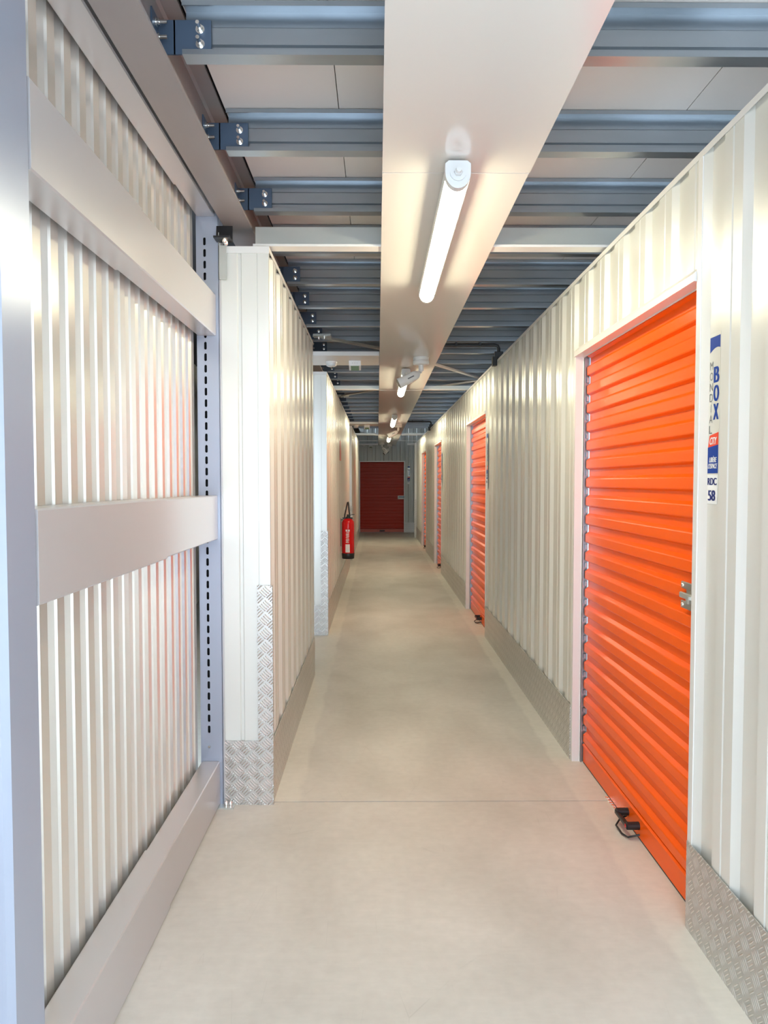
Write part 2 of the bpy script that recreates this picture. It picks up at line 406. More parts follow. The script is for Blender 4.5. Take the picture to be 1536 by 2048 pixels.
# ---------------------------------------------------------------- left wall blocks
blocks = [(3.27, 5.49, 'nearest white ribbed partition on the left, behind the steel frame', 'nearest left partition'),
          (6.93, 12.50, 'second white ribbed partition on the left, where the extinguisher hangs', 'left partition with the extinguisher'),
          (13.60, 19.00, 'farthest white ribbed partition on the left, before the red shutter', 'farthest left partition')]
tn = 2
for bi, (a, b2, lab, short) in enumerate(blocks):
    XB = XL - 0.22
    t = thing('wall_left', (XL - 0.1, (a + b2) / 2, 0), lab, 'wall', kind='structure')
    obj('cladding_sheet', MB().prism(clad_poly(a + 0.02, b2, XL, XL - 0.045, -1, 3.27 + 0.0), 'Z', 0, ZW - 0.012), CLAD, t)
    # end panel facing the entrance: pans, one shallow groove and a folded corner
    g0 = -0.615; fa = a
    poly = [(XB + 0.01, fa), (g0, fa), (g0 + 0.004, fa + 0.006), (g0 + 0.016, fa + 0.006), (g0 + 0.020, fa), (XL - 0.052, fa), (XL - 0.051, fa + 0.003), (XL - 0.049, fa + 0.003),
            (XL - 0.048, fa), (XL, fa), (XL, fa + 0.02), (XL - 0.045, fa + 0.02), (XL - 0.045, fa + 0.04), (XB + 0.01, fa + 0.04)]
    obj('end_panel', MB().prism(poly, 'Z', 0, ZW - 0.004), CLAD, t)
    obj('back_sheet', MB().box(XB, XB + 0.02, a + 0.02, b2, 0, ZW - 0.02), CLAD, t)
    obj('cap_rail', MB().prism([(XL + 0.003, ZW - 0.020), (XL + 0.001, ZW - 0.020), (XL + 0.001, ZW - 0.002), (XB - 0.003, ZW - 0.002), (XB - 0.003, ZW), (XL + 0.003, ZW)], 'Y', a - 0.003, b2)
        .box(XB, XL + 0.003, a - 0.004, a - 0.002, ZW - 0.03, ZW), TRIM, t)
    struct('baseboard_left', MB().box(XL + 0.003, XL + 0.006, a + 0.004, b2, 0, 0.287), TREADY, 'tread-plate skirting along the corridor side of the ' + short, 'skirting')
    struct('baseboard_left', MB().box(XB + 0.012, XL - 0.058, a - 0.007, a - 0.004, 0, 0.290), TREADX, 'small tread-plate kick panel on the end of the ' + short, 'skirting')
    struct('trim_%d' % tn, MB().box(XL - 0.058, XL + 0.0095, a - 0.0095, a - 0.0072, 0, 0.99).box(XL + 0.007, XL + 0.0095, a - 0.0072, a + 0.012, 0, 0.99), TREADX,
           'tall tread-plate corner guard on the end of the ' + short, 'corner guard')
    tn += 1

# side shells out of view, added to keep sky light from leaking in
struct('wall_left', MB().prism(clad_poly(3.32, 21.4, -2.15, -2.2, -1, 3.3), 'Z', 0, 2.84), CLAD, 'plain unseen outer left wall added behind the partitions to keep sky light out')
struct('wall_right', MB().box(2.35, 2.4, YS, 21.4, 0, 2.8).box(2.35, 2.4, 16.6, 21.4, 2.8, 3.6), CLAD, 'plain unseen outer wall added on the right to keep sky light out')

# ---------------------------------------------------------------- far wall with the red shutter
YB = 21.07
DX0, DX1, HF = -0.505, 0.755, 2.015
wb = thing('wall_back', (0.3, YB, 0), 'grey ribbed wall closing the far end around the red shutter', 'wall', kind='structure')
def back_sheet(x0, x1, z0, z1):
    p = clad_poly(x0, x1, YB, YB + 0.05, 1, -0.4, 0.235, 0.075, 0.02, 0.014)
    obj('cladding_sheet', MB().prism([(q[1], q[0]) for q in p], 'Z', z0, z1), BACKCL, wb)
back_sheet(-2.2, DX0, 0, 3.6); back_sheet(DX0, DX1, HF + 0.02, 3.6); back_sheet(DX1, 2.4, 0, 3.6)
d5 = thing('door_5', (0.12, YB, 0), 'dark red roller shutter closing the far end of the corridor', 'roller door', kind='structure')
p = curtain_poly(YB + 0.01, 1, 0.10, HF)
obj('shutter_curtain', MB().prism([(q[0], q[1]) for q in p], 'X', DX0 + 0.005, DX1 - 0.005), RED, d5)
obj('bottom_rail', MB().bbox(DX0 + 0.005, DX1 - 0.005, YB - 0.004, YB + 0.02, 0.012, 0.098, 0.003), PINK, d5)
obj('jamb', MB().box(DX1, DX1 + 0.028, YB - 0.008, YB + 0.03, 0, HF + 0.028), TRIM, d5)
obj('jamb', MB().box(DX0 - 0.028, DX0, YB - 0.008, YB + 0.03, 0, HF + 0.028), TRIM, d5)
obj('header', MB().box(DX0, DX1, YB - 0.010, YB + 0.008, HF, HF + 0.028), TRIM, d5)
obj('pull_handle', MB().bbox(0.055, 0.205, YB - 0.055, YB - 0.03, 0.035, 0.07, 0.004).box(0.06, 0.085, YB - 0.035, YB - 0.004, 0.035, 0.07).box(0.175, 0.2, YB - 0.035, YB - 0.004, 0.035, 0.07), BLACK, d5)
lt = obj('latch_card', MB().box(0.575, 0.745, YB - 0.010, YB - 0.004, 0.955, 1.055), PRW, d5)
obj('slide_bolt', MB().bbox(0.60, 0.76, YB - 0.025, YB - 0.010, 1.005, 1.03, 0.003), PLATE, lt)
struct('wall_back', MB().box(-2.2, 2.4, YB + 0.10, YB + 0.14, 0, 3.66), CLAD, 'rear shell added behind the red shutter and end wall to keep sky light out')  # added out of view, stops sky light leaking around the shutter
struct('baseboard_back', MB().box(DX1 + 0.03, 2.3, YB - 0.006, YB - 0.003, 0, 0.290), TREADX, 'tread-plate kick panel right of the red shutter', 'skirting')

# ---------------------------------------------------------------- steel frame on the left
fr = thing('storage_frame', (-0.75, 2.4, 0), 'lilac grey steel frame of posts and box beams in the left foreground', 'steel frame')
X0, X1 = -0.790, -0.7033
p1 = obj('upright', MB().bbox(X0, X1, 1.388, 1.530, 0, 2.80, 0.012), POST, fr); p1['label'] = 'smooth near post'
# slotted far post
def slotted(xa, xb, y, z0, z1, xc, pitch=0.05, ln=0.034, wd=0.0115, zs0=0.32, zs1=2.56):
    mb = MB(); z = zs0
    mb.add([(xa, y, z0), (xb, y, z0), (xb, y, zs0), (xa, y, zs0)], [(0, 1, 2, 3)])
    while z + pitch <= zs1 + 1e-6:
        n = 16; hole = []
        for k in range(n):
            t = 2 * math.pi * (k + 0.5) / n
            cx = math.cos(t) * wd / 2; cz = math.sin(t) * wd / 2 + math.copysign((ln - wd) / 2, math.sin(t))
            hole.append((xc + cx, y, z + pitch / 2 + cz))
        out = []
        for hx, _, hz in hole:
            t = math.atan2((hz - z - pitch / 2) / pitch * 2, (hx - xc) / wd * 1.2)
            dx, dz = math.cos(t), math.sin(t)
            sx = (xb - xc) if dx > 0 else (xc - xa)
            sc = min(sx / abs(dx) if abs(dx) > 1e-6 else 9, (pitch / 2) / abs(dz) if abs(dz) > 1e-6 else 9)
            out.append([xc + dx * sc, y, z + pitch / 2 + dz * sc])
        # exact corners
        for cx in (xa, xb):
            for cz in (z, z + pitch):
                j = min(range(n), key=lambda i: (out[i][0] - cx) ** 2 + (out[i][2] - cz) ** 2); out[j] = [cx, y, cz]
        mb.add(hole + [tuple(o) for o in out], [(k, (k + 1) % n, n + (k + 1) % n, n + k) for k in range(n)])
        back = [(a[0], y + 0.003, a[2]) for a in hole]
        mb.add(hole + back, [(k, (k + 1) % n, n + (k + 1) % n, n + k) for k in range(n)])
        z += pitch
    mb.add([(xa, y, z), (xb, y, z), (xb, y, z1), (xa, y, z1)], [(0, 1, 2, 3)])
    return mb
sp = slotted(X0, -0.692, 3.258, 0, 2.63, -0.753)
sp.box(-0.694, -0.6905, 3.258, 3.345, 0, 2.63).box(X0, X0 + 0.003, 3.2585, 3.345, 0, 2.63)
up2 = obj('upright', sp, POST, fr); up2['label'] = 'far post with a column of slots'
obj('slot_shade_sheet', MB().box(X0 + 0.004, -0.695, 3.30, 3.303, 0, 2.62), RUBBER, up2)  # black sheet paints the shade inside the hollow post, seen through the slots
obj('screw', MB().tube([(-0.752, 3.257, 0.268), (-0.752, 3.250, 0.268)], [0.007, 0.005], 10), CHROME, up2)
obj('flange', MB().box(-0.690, -0.684, 3.262, 3.268, 0.0, 2.56), RACK, up2)
beams = [(0.004, 0.205, 2.45, 'bottom'), (1.192, 1.394, 2.463, 'middle'), (2.084, 2.270, 2.24, 'upper'), (2.597, 2.785, 2.9, 'top')]
for z0, z1, ys_, nm in beams:
    bmo = obj('box_beam', MB().bbox(X0 + 0.003, X1 - 0.0025, ys_, 3.256, z0 + 0.004, z1 - 0.004, 0.004), RACK, fr); bmo['label'] = nm + ' box beam, inner length'
    obj('sleeve', MB().bbox(X0, X1, 1.531, ys_ + 0.002, z0, z1, 0.004), RACK, bmo)
obj('foot_plate', MB().box(-0.775, -0.640, 3.215, 3.262, 0, 0.006), GALVL, fr)
for x in (-0.675, -0.655): obj('anchor_bolt', MB().tube([(x, 3.235, 0.006), (x, 3.235, 0.026), (x, 3.235, 0.03)], [0.008, 0.008, 0.004], 8), CHROME, fr)
hk = obj('hook_bracket', MB().box(-0.690, -0.656, 3.248, 3.252, 2.33, 2.475).box(-0.6905, -0.688, 3.248, 3.262, 2.33, 2.53), GALVL, fr)
hb = obj('top_bracket', MB().prism([(3.19, 2.49), (3.262, 2.49), (3.262, 2.56), (3.255, 2.56), (3.245, 2.498), (3.19, 2.498)], 'X', -0.70, -0.63), BLACK, fr)
for yy in (3.205, 3.235): obj('bolt', MB().tube([(-0.655, yy, 2.49), (-0.655, yy, 2.475), (-0.655, yy, 2.47)], [0.010, 0.010, 0.005], 6), CHROME, hb)

# corrugated sheet behind the frame
cp = []; y = YS
while y < 3.29:
    cp += [(-0.806, y), (-0.806, y + 0.042), (-0.812, y + 0.046), (-0.828, y + 0.062), (-0.828, y + 0.074), (-0.812, y + 0.094)]; y += 0.098
cp = [q for q in cp if q[1] < 3.30]
struct('wall_left', MB().prism(cp + [(-0.84, cp[-1][1]), (-0.84, YS)], 'Z', 0.012, 2.82), SHEET, 'corrugated pale metal sheet filling the steel frame in the left foreground')
struct('trim_9', MB().box(-0.86, -0.845, YS, 3.30, 0, 2.82), RUBBER, 'black backing standing in for the shaded gap behind the corrugated sheet', 'seal')  # black sheet stands in for shade in the gap behind the corrugations

# ---------------------------------------------------------------- steel I-beam
IX = -0.616
ib = MB().prism([(IX - 0.059, 2.570), (IX + 0.059, 2.570), (IX + 0.059, 2.580), (IX + 0.012, 2.583), (IX + 0.004, 2.592), (IX + 0.004, 2.775), (IX + 0.012, 2.784), (IX + 0.059, 2.787), (IX + 0.059, 2.797),
                 (IX - 0.059, 2.797), (IX - 0.059, 2.787), (IX - 0.012, 2.784), (IX - 0.004, 2.775), (IX - 0.004, 2.592), (IX - 0.012, 2.583), (IX - 0.059, 2.580)], 'Y', YS, 16.6)
tag(obj('steel_beam', ib, BEAMP), 'long grey brown steel I-beam running above the left partitions', 'beam')

# ---------------------------------------------------------------- joists
def joist_mb(y):
    x0, x1 = -0.535, 2.34; zb, zt = 2.620, 2.765; f0, f1 = y - 0.045, y + 0.005; t = 0.003
    sec = [(f0, zb + 0.014), (f0, zb), (f1, zb), (f1, zt), (f0, zt), (f0, zt - 0.014), (f0 + t, zt - 0.014), (f0 + t, zt - t), (f1 - t, zt - t),
           (f1 - t, zt - 0.045), (f1 - t - 0.006, zt - 0.05), (f1 - t - 0.006, zb + 0.05), (f1 - t, zb + 0.045), (f1 - t, zb + t), (f0 + t, zb + t), (f0 + t, zb + 0.014)]
    return MB().prism(sec, 'X', x0, x1)
yj = [2.118 + 0.5865 * k for k in range(-4, 25)]
j0 = tag(obj('ceiling_joist', joist_mb(yj[0]), GALV), 'joist', 'joist', 'galvanised joists under the mezzanine deck')
y = yj[0]
br = obj('bracket', MB().box(IX + 0.050, -0.462, y - 0.014, y - 0.009, 2.637, 2.730).box(IX + 0.0045, IX + 0.0545, y - 0.014, y - 0.009, 2.637, 2.730).box(IX + 0.0045, IX + 0.009, y - 0.075, y - 0.009, 2.637, 2.730), PLATE, j0)
for zz in (2.664, 2.704):
    obj('bolt', MB().tube([(-0.492, y - 0.014, zz), (-0.492, y - 0.017, zz)], 0.0125, 14).tube([(-0.492, y - 0.017, zz), (-0.492, y - 0.026, zz)], 0.0095, 6).tube([(-0.492, y - 0.026, zz), (-0.492, y - 0.050, zz)], 0.0055, 8), CHROME, br)
    obj('bolt', MB().tube([(IX + 0.009, y - 0.048, zz), (IX + 0.013, y - 0.048, zz)], 0.0125, 14).tube([(IX + 0.013, y - 0.048, zz), (IX + 0.022, y - 0.048, zz)], 0.0095, 6).tube([(IX + 0.022, y - 0.048, zz), (IX + 0.042, y - 0.048, zz)], 0.0055, 8), CHROME, br)
vis0 = 4
def jlabel(i):
    if i < vis0: return 'galvanised ceiling joist overhead, %s from the entrance, above the view' % ORD[i]
    k = i - vis0
    if k == 0: return 'galvanised ceiling joist nearest the camera, at the top of the photo'
    return 'galvanised ceiling joist, %s from the camera' % ORD[k]
j0['label'] = jlabel(0)
base = j0.location.copy()
for i in range(1, len(yj)):
    o = dup(j0, base + Vector((0, yj[i] - yj[0], 0)), jlabel(i), skip=('bolt',) if yj[i] > 9.5 else ())

# white cross bars with a galvanised channel on top
YBARS = [3.34, 8.41, 11.22, 16.5, 18.8]
bl = ['nearest, over the end of the first left partition', 'second from the camera', 'third from the camera', 'fourth from the camera', 'farthest, in front of the red shutter wall']
for yb, l in zip(YBARS, bl):
    t = thing('cross_bar', (0.27, yb, 2.487), 'white bar spanning the corridor, ' + l, 'bar', 'white cross bars between the wall tops')
    obj('flat_bar', MB().box(-0.55, 1.055, yb - 0.038, yb + 0.036, 2.4885, 2.499), TRIM, t)
    h = 2.575 if yb < 4 else 2.535
    if yb in (3.34, 8.41, 16.5): obj('channel', MB().prism([(yb - 0.03, 2.499), (yb + 0.03, 2.499), (yb + 0.03, h), (yb + 0.018, h), (yb + 0.026, h - 0.01), (yb + 0.026, 2.503), (yb - 0.026, 2.503), (yb - 0.026, h - 0.01), (yb - 0.018, h), (yb - 0.03, h)], 'X', -0.54, 1.16), GALVL, t)

# ---------------------------------------------------------------- glossy panel strip under the joists
seams = [YS, 2.515, 5.84, 8.40, 11.2, 13.03, 15.69, 18.2, 21.0]
sl = ['nearest, above the camera', 'holding the nearest lit batten', 'with the first security camera', 'between the second and third battens', 'holding the third batten',
      'with the second security camera', 'holding the farthest batten', 'ending at the far wall']
for k in range(len(seams) - 1):
    dz = 0.0012 * (k % 2)
    x1 = 0.511 - 0.003 * (k % 2)
    mb = MB().prism([(0.016, 2.4855 - dz), (x1, 2.4855 - dz), (x1, 2.500), (x1 - 0.004, 2.500), (x1 - 0.004, 2.4875 - dz), (0.020, 2.4875 - dz), (0.020, 2.500), (0.016, 2.500)], 'Y', seams[k] + 0.0015, seams[k + 1] - 0.0015)
    t = tag(obj('ceiling_panel', mb, STRIP), 'glossy white panel of the central ceiling strip, ' + sl[k], 'ceiling panel', 'panels of the glossy ceiling strip')

# ---------------------------------------------------------------- batten lights
def batten(y0, y1, label):
    t = thing('batten_light', (0.258, (y0 + y1) / 2, 2.40), label, 'light', 'lit battens on the ceiling strip')
    xc = 0.258
    n = 12; hw = 0.036
    sec = [(xc - 0.0365, 2.426), (xc - 0.040, 2.426), (xc - 0.040, 2.462), (xc - 0.028, 2.474), (xc + 0.028, 2.474), (xc + 0.040, 2.462), (xc + 0.040, 2.426), (xc + 0.0365, 2.426), (xc + 0.0365, 2.439), (xc - 0.0365, 2.439)]
    obj('housing', MB().prism(sec, 'Y', y0 + 0.03, y1 - 0.02), GREYP, t)
    arc = [(xc + hw * 0.99 * math.cos(math.pi + math.pi * k / n), 2.438 + 0.046 * math.sin(math.pi + math.pi * k / n)) for k in range(n + 1)]
    obj('diffuser', MB().prism(arc, 'Y', y0 + 0.03, y1 - 0.02), LED, t)
    for ya, yb_ in ((y0, y0 + 0.03), (y1 - 0.02, y1)):
        hw2 = 0.041
        arc2 = [(xc + hw2 * math.cos(math.pi + math.pi * k / n), 2.440 + 0.050 * math.sin(math.pi + math.pi * k / n)) for k in range(n + 1)]
        ec = obj('end_cap', MB().prism(arc2 + [(xc + hw2, 2.468), (xc + 0.03, 2.4775), (xc - 0.03, 2.4775), (xc - hw2, 2.468)], 'Y', ya, yb_), GREYP, t)
        if ya == y0:
            obj('cable_gland', MB().tube([(xc, y0, 2.438), (xc, y0 - 0.006, 2.438)], 0.026, 20).tube([(xc, y0 - 0.006, 2.438), (xc, y0 - 0.018, 2.438)], 0.014, 6).tube([(xc, y0 - 0.018, 2.438), (xc, y0 - 0.03, 2.438)], [0.011, 0.008], 12), GREYP, ec)
    for yc in (y0 + 0.3, y1 - 0.3):
        obj('clip', MB().box(xc - 0.02, xc + 0.02, yc - 0.015, yc + 0.015, 2.472, 2.4855), STEEL, t)
    return t
batten(2.40, 3.93, 'nearest lit white batten on the glossy ceiling strip')
batten(6.74, 8.26, 'second lit batten, partly hidden behind the first security camera')
batten(11.30, 12.83, 'third lit batten, just before the second security camera')
batten(16.12, 17.65, 'farthest lit batten, behind the second security camera')
t = thing('batten_light', (1.3, 20.0, 2.44), 'unlit white batten mounted crosswise at the far right corner of the ceiling', 'light')
obj('housing', MB().bbox(0.80, 1.9, 19.97, 20.05, 2.44, 2.50, 0.012), WHITEP, t)
obj('hanger', MB().box(0.95, 0.955, 20.0, 20.02, 2.50, 3.6), STEEL, t)
obj('hanger', MB().box(1.75, 1.755, 20.0, 20.02, 2.50, 3.6), STEEL, t)

# ---------------------------------------------------------------- security cameras
def cctv(x, y, label, ang):
    t = thing('security_camera', (x, y, 2.36), label, 'security camera', 'bullet cameras on the ceiling strip')
    obj('base', MB().lathe((x, y, 0), [(0.066, 2.4845), (0.066, 2.458), (0.063, 2.457), (0.063, 2.455), (0.068, 2.454), (0.068, 2.430), (0.062, 2.422), (0.03, 2.421)], 28), WHITEP, t)
    obj('stem', MB().tube([(x, y, 2.425), (x, y, 2.372)], 0.021, 16).tube([(x, y, 2.385), (x - 0.012 * math.copysign(1, -ang[0]), y - 0.012, 2.358)], 0.018, 12), WHITEP, t)
    d = Vector(ang).normalized(); s = Vector((x, y - 0.012, 2.357)) + d * 0.018
    u = d.cross(Vector((0, 0, 1))).normalized(); v = u.cross(d)
    prof = [(0.0, 0.018), (0.02, 0.034), (0.05, 0.041), (0.19, 0.044), (0.195, 0.042)]
    n = 20; vs = []; fs = []
    for q, r in prof:
        for k in range(n):
            a = 2 * math.pi * k / n
            ca = math.copysign(abs(math.cos(a)) ** 0.7, math.cos(a)); sa = math.copysign(abs(math.sin(a)) ** 0.7, math.sin(a))
            vs.append(s + d * q + u * ca * r + v * sa * r)
    fs = [(i * n + k, i * n + (k + 1) % n, (i + 1) * n + (k + 1) % n, (i + 1) * n + k) for i in range(len(prof) - 1) for k in range(n)]
    mb = MB().add(vs, fs, True); mb.add(vs[:n], [tuple(range(n - 1, -1, -1))])
    bd = obj('body', mb, WHITEP, t)
    ln = MB().tube([s + d * 0.190, s + d * 0.1955], 0.040, 20)
    obj('lens_plate', ln, BLACK, bd)
    # small dark maker's mark on the side facing the entrance
    side = -u if u.y > 0 else u
    c = s + d * 0.085 + side * 0.0445
    e1 = d * 0.028; e2 = v * 0.0045
    obj('side_mark', MB().add([c - e1 - e2, c + e1 - e2, c + e1 + e2, c - e1 + e2, c - e1 - e2 - side * 0.003, c + e1 - e2 - side * 0.003, c + e1 + e2 - side * 0.003, c - e1 + e2 - side * 0.003],
        [(0, 1, 2, 3), (7, 6, 5, 4), (0, 4, 5, 1), (2, 6, 7, 3), (1, 5, 6, 2), (0, 3, 7, 4)]), PRG, bd)
    return t
cctv(0.362, 6.18, 'nearest white bullet security camera under the glossy ceiling strip', (-0.92, -0.10, -0.46))
cctv(0.370, 13.25, 'second white bullet security camera, below the third batten', (-0.92, -0.10, -0.46))
cctv(0.115, 19.50, 'far white bullet camera on the left of the strip, pointing right', (0.72, -0.2, -0.62))
cctv(0.325, 20.25, 'farthest bullet camera, on the right of the strip, pointing left', (-0.72, -0.2, -0.62))

# ---------------------------------------------------------------- soffit boards with detector and emergency light
sof = [(6.12, 6.62, 'nearest', 'nearest'), (13.27, 13.8, 'second', 'second'), (20.75, 21.04, 'farthest', 'farthest')]
for y0, y1, nm, n2 in sof:
    tag(obj('soffit_panel', MB().bbox(-0.60, 0.013, y0, y1, 2.487, 2.524, 0.003), TRIM), '%s white board bridging from the left wall to the ceiling strip' % nm, 'panel', 'white boards left of the ceiling strip')
    yc = (y0 + y1) / 2 + 0.05
    t = thing('smoke_detector', (-0.40, yc, 2.45), 'round white smoke detector under the %s soffit board' % nm, 'smoke detector', 'smoke detectors')
    obj('base', MB().lathe((-0.40, yc, 0), [(0.05, 2.4865), (0.05, 2.472), (0.046, 2.470)], 24), WHITEP, t)
    obj('sensor_head', MB().lathe((-0.40, yc, 0), [(0.044, 2.470), (0.043, 2.452), (0.030, 2.444), (0.01, 2.442)], 24), GREYP, t)
    t = thing('emergency_light', (-0.19, yc, 2.42), 'small emergency exit light under the %s soffit board' % nm, 'emergency light', 'emergency lights')
    x0, x1 = -0.245, -0.145
    obj('housing', MB().prism([(yc - 0.06, 2.4865), (yc - 0.055, 2.445), (yc + 0.02, 2.415), (yc + 0.06, 2.425), (yc + 0.06, 2.4865)], 'X', x0, x1), WHITEP, t)
    obj('legend', MB().prism([(yc - 0.052, 2.4435), (yc + 0.017, 2.4160), (yc + 0.016, 2.4135), (yc - 0.053, 2.4410)], 'X', x0 + 0.015, x1 - 0.015), GREEN, t)
    for k in range(3):
        obj('lamp', MB().tube([(x0 + 0.03 + 0.02 * k, yc - 0.059, 2.466), (x0 + 0.03 + 0.02 * k, yc - 0.0635, 2.466)], 0.005, 8), GREYP, t)

# ---------------------------------------------------------------- black cable conduits on the right
for yy, l in ((6.25, 'nearest'), (14.12, 'farther')):
    t = thing('cable_conduit', (0.9, yy, 2.45), '%s black cable conduit dropping to a box on the right wall top' % l, 'conduit', 'black conduits across the ceiling')
    obj('pipe', MB().tube([(0.50, yy, 2.600), (0.985, yy, 2.600), (1.010, yy, 2.594), (1.020, yy, 2.570), (1.020, yy, 2.49)], 0.014, 12), BLACK, t)
    obj('junction_box', MB().bbox(0.985, 1.055, yy - 0.02, yy + 0.02, 2.415 + 0.064, 2.545, 0.004).bbox(0.965, 1.003, yy - 0.03, yy + 0.03, 2.425, 2.50, 0.004), BLACK, t)
    for x in (0.66, 0.86): obj('clip', MB().box(x - 0.008, x + 0.008, yy - 0.02, yy + 0.02, 2.584, 2.62), BLACK, t)

# diagonal bracing
def brace(p, q, label, z=2.600, gus=None):
    P, Q = Vector((*p, z)), Vector((*q, z)); d = (Q - P).normalized(); n = Vector((-d.y, d.x, 0)) * 0.022
    t = thing('diagonal_brace', ((P.x + Q.x) / 2, (P.y + Q.y) / 2, z), label, 'brace', 'diagonal braces under the joists')
    mb = MB(); vs = []
    for k in (0, 0.016):
        vs += [P - n + Vector((0, 0, k)), Q - n + Vector((0, 0, k)), Q + n + Vector((0, 0, k)), P + n + Vector((0, 0, k))]
    mb.add(vs, [(3, 2, 1, 0), (4, 5, 6, 7), (0, 1, 5, 4), (1, 2, 6, 5), (2, 3, 7, 6), (3, 0, 4, 7)])
    obj('flat_bar', mb, GALVL if gus else TRIM, t)
    if gus:
        gx, gy = gus
        g = obj('gusset', MB().box(gx - 0.04, gx + 0.10, gy - 0.05, gy + 0.06, z + 0.004, z + 0.019), GALVL, t)
        for k in (0.0, 0.045): obj('bolt', MB().tube([(gx + k, gy + 0.02, z + 0.004), (gx + k, gy + 0.02, z - 0.012)], 0.010, 6), CHROME, g)
    return t
brace((0.52, 7.24), (1.20, 8.38), 'pale diagonal brace right of the strip, running away to the right wall')
brace((0.52, 9.25), (1.20, 8.47), 'pale diagonal brace right of the strip, running back from the right wall')
brace((-0.50, 5.90), (0.10, 6.55), 'nearest galvanised diagonal brace with a bolted gusset, left of the strip', gus=(-0.47, 5.93))
brace((-0.53, 10.05), (0.10, 9.15), 'farther galvanised diagonal brace left of the strip', gus=(-0.49, 10.0))

# ---------------------------------------------------------------- fire extinguisher
ex, ey = -0.382, 9.50
t = thing('fire_extinguisher', (ex, ey, 0.46), 'red fire extinguisher with black foot hanging on the left partition', 'fire extinguisher')
cyl = obj('cylinder', MB().lathe((ex, ey, 0), [(0.078, 0.50), (0.080, 0.51), (0.080, 0.905), (0.077, 0.935), (0.062, 0.962), (0.04, 0.976), (0.026, 0.98)], 36), EXR, t)
obj('foot', MB().lathe((ex, ey, 0), [(0.074, 0.460), (0.078, 0.463), (0.083, 0.53), (0.081, 0.533)], 36), BLACK, t)
def wrap(u0, u1, z0, z1, r=0.0808, n=6):
    """patch on the cylinder; u = angle in degrees from the side facing the entrance"""
    mb = MB(); vs = []
    for rr in (r, r - 0.0014):
        for k in range(n + 1):
            a = math.radians(-90 + u0 + (u1 - u0) * k / n)
            for z in (z0, z1): vs.append((ex + rr * math.cos(a), ey + rr * math.sin(a), z))
    o = 2 * (n + 1)
    fs = []
    for k in range(n):
        fs += [(2 * k, 2 * k + 2, 2 * k + 3, 2 * k + 1), (o + 2 * k, o + 2 * k + 1, o + 2 * k + 3, o + 2 * k + 2), (2 * k, o + 2 * k, o + 2 * k + 2, 2 * k + 2), (2 * k + 1, 2 * k + 3, o + 2 * k + 3, o + 2 * k + 1)]
    fs += [(0, 1, o + 1, o), (2 * n, o + 2 * n, o + 2 * n + 1, 2 * n + 1)]
    return mb.add(vs, fs)
obj('inspection_label', wrap(-22, 18, 0.545, 0.650), PRW, cyl)
mk = MB()
for k, (z, a, b2) in enumerate([(0.67, -18, 10), (0.685, -16, 6), (0.70, -18, 12), (0.715, -16, 10), (0.735, -18, 8), (0.75, -14, 12), (0.765, -18, 10), (0.78, -16, 12), (0.80, -14, 14)]):
    w0 = wrap(a, b2, z, z + 0.008, n=4); mk.add(w0.v, w0.f)
for a in (-12, 10):
    w0 = wrap(a - 8, a + 8, 0.815, 0.838, n=4); mk.add(w0.v, w0.f)
obj('printed_instructions', mk, PRW, cyl)
hd = obj('valve_head', MB().lathe((ex, ey, 0), [(0.03, 0.978), (0.03, 1.0), (0.018, 1.004), (0.018, 1.03)], 18).bbox(ex - 0.070, ex + 0.060, ey - 0.014, ey + 0.014, 0.972, 0.992, 0.004), BLACK, t)
obj('lever', MB().prism([(ex - 0.01, 1.006), (ex + 0.085, 1.028), (ex + 0.085, 1.036), (ex - 0.01, 1.020)], 'Y', ey - 0.012, ey + 0.012), BLACK, hd)
obj('safety_pin', MB().tube([(ex + 0.03, ey - 0.03, 1.008), (ex + 0.045, ey - 0.03, 1.02), (ex + 0.06, ey - 0.03, 1.008), (ex + 0.045, ey - 0.03, 0.998), (ex + 0.031, ey - 0.03, 1.007)], 0.004, 8), CHROME, hd)
obj('hose', MB().tube([(ex - 0.045, ey, 0.985), (ex - 0.040, ey, 1.03), (ex - 0.018, ey, 1.13), (ex - 0.006, ey, 1.185), (ex + 0.002, ey, 1.19), (ex + 0.006, ey, 1.17), (ex + 0.012, ey, 1.09), (ex + 0.022, ey, 1.01), (ex + 0.022, ey, 0.99)], 0.0095, 10), BLACK, t)
obj('wall_hook', MB().box(XL + 0.0005, XL + 0.006, ey - 0.02, ey + 0.02, 0.62, 0.98).box(XL + 0.006, ex - 0.02, ey + 0.005, ey + 0.012, 0.955, 0.967), BLACK, t)
tag(obj('safety_sign', MB().bbox(XL + 0.001, XL + 0.006, 9.30, 9.55, 1.72, 1.97, 0.001), PINK), 'thin red sign plate on the left partition above the extinguisher', 'sign')

# ---------------------------------------------------------------- unit signs
def text_mesh(s, x0, x1, z0, z1, y, shear=0.0):
    cu = bpy.data.curves.new('lettering', 'FONT'); cu.body = s; cu.size = 1; cu.extrude = 0; cu.offset = 0
    o = bpy.data.objects.new('lettering', cu); COL.objects.link(o)
    dg = bpy.context.evaluated_depsgraph_get(); dg.update()
    me = bpy.data.meshes.new_from_object(o.evaluated_get(dg))
    vs = [v.co.copy() for v in me.vertices]; fs = [tuple(p.vertices) for p in me.polygons]
    bpy.data.objects.remove(o); bpy.data.curves.remove(cu); bpy.data.meshes.remove(me)
    a0, a1 = min(v.x for v in vs), max(v.x for v in vs); b0, b1 = min(v.y for v in vs), max(v.y for v in vs)
    out = []
    for v in vs:
        fx = (v.x - a0) / (a1 - a0); fz = (v.y - b0) / (b1 - b0)
        out.append((x0 + fx * (x1 - x0) + shear * (fz - 0.5), y, z0 + fz * (z1 - z0)))
    return MB().add(out, fs)
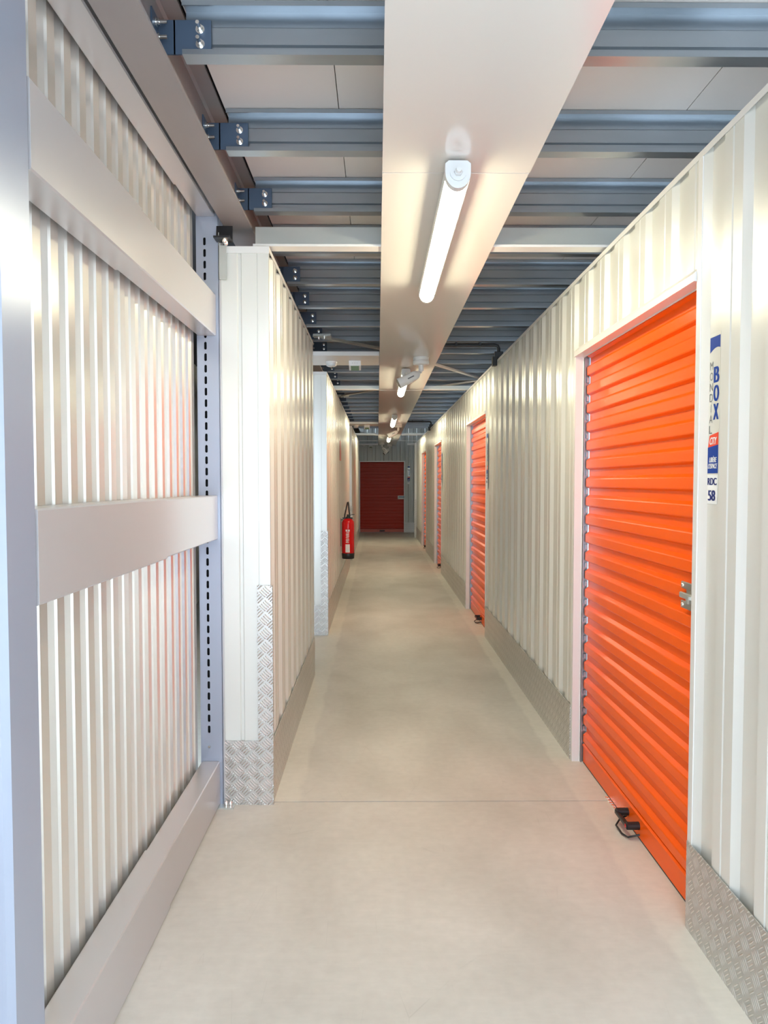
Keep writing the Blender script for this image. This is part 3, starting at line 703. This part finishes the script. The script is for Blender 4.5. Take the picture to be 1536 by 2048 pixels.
def bold(mb, d):
    r = MB()
    for dx in (-d, 0, d): r.add([(v.x + dx, v.y + abs(dx) * 0.02, v.z) for v in mb.v], mb.f)
    return r
def slab(poly, y0=-0.0006, y1=0.0): return MB().prism([(a, b2) for a, b2 in poly], 'Y', y0, y1)
def lobj(name, mb, m, parent):   # local coordinates of the sign
    o = obj(name, mb, m, parent)
    return o
def unit_sign(label):
    t = thing('unit_sign', (0, 0, 0), label, 'sign', 'unit signs beside the shutters')
    W = 0.073
    obj('film', MB().box(0, W, -0.0004, 0.0, 0.0, 0.50), CLEAR, t)
    arc = [(0.004 + 0.066 * k / 8, 0.443 + 0.012 * math.sin(math.pi * (k / 8) * 0.75)) for k in range(9)]
    obj('blue_flag', slab(arc + [(0.070, 0.489), (0.004, 0.489)], -0.0010, -0.0005), PRB, t)
    mb = MB()
    for k, ch in enumerate('MONDIAL'):
        z1 = 0.415 - k * 0.0325
        e = text_mesh(ch, 0.0055 if ch != 'I' else 0.0145, 0.026 if ch != 'I' else 0.017, z1 - 0.0245, z1, -0.0010); mb.add(e.v, e.f)
    obj('thin_letters', mb, PRG, t)
    mb = MB()
    for k, ch in enumerate('BOX'):
        z1 = 0.397 - k * 0.056
        e = bold(text_mesh(ch, 0.034, 0.064, z1 - 0.048, z1, -0.0010), 0.0036); mb.add(e.v, e.f)
    obj('bold_letters', mb, PRB, t)
    p = obj('red_patch', slab([(0.000, 0.152), (0.068, 0.152), (0.068, 0.198), (0.010, 0.190)], -0.0010, -0.0005), PRR, t)
    obj('lettering', bold(text_mesh('CITY', 0.014, 0.056, 0.162, 0.184, -0.0014, 0.006), 0.001), PRW, p)
    p = obj('blue_panel', slab([(0.0, 0.074), (0.068, 0.074), (0.068, 0.160), (0.0, 0.154)], -0.0013, -0.0006), PRB, t)
    e = bold(text_mesh('LIB\u00c8RE', 0.014, 0.060, 0.108, 0.127, -0.0018, 0.004), 0.0008)
    f = bold(text_mesh("L'ESPACE", 0.006, 0.063, 0.089, 0.104, -0.0018, 0.004), 0.0008); e.add(f.v, f.f)
    obj('lettering', e, PRW, p)
    p = obj('white_card', MB().box(0.0, 0.066, -0.0014, -0.0005, -0.020, 0.070), PRW, t)
    obj('lettering', bold(text_mesh('RDC', 0.005, 0.063, 0.038, 0.060, -0.0020), 0.0018), PRN, p)
    obj('unit_number', bold(text_mesh('58', 0.010, 0.054, -0.010, 0.022, -0.0020), 0.0030), PRN, p)
    return t
us = unit_sign('blue and white unit sign reading RDC 58 beside the nearest orange shutter')
us.location = (XR + 0.0157, 2.2845, 1.402); us.rotation_euler = (0, 0, -math.pi / 2)
def sign_copy(loc, rz, label):
    r = dup(us, loc, label, skip=('unit_number',)); r.rotation_euler = (0, 0, rz)
sign_copy((XR - 0.0028, doors[1][0] - 0.07, 1.402), -math.pi / 2, 'unit sign seen edge-on beside the second orange shutter')
sign_copy((XR - 0.0028, doors[2][0] - 0.07, 1.402), -math.pi / 2, 'unit sign seen edge-on beside the third orange shutter')
sign_copy((0.852, YB - 0.003, 1.402), 0, 'small unit sign on the grey end wall right of the red shutter')

# loose perforated strip under the nearest shutter
mb = MB().box(1.045, 1.062, 3.19, 3.33, 0.0, 0.003)
for k in range(5): mb.box(1.047, 1.060, 3.20 + 0.026 * k, 3.212 + 0.026 * k, 0.003, 0.005)
tag(obj('threshold_strip', mb, CHROME), 'short perforated metal strip on the floor beside the nearest shutter handle', 'metal strip')
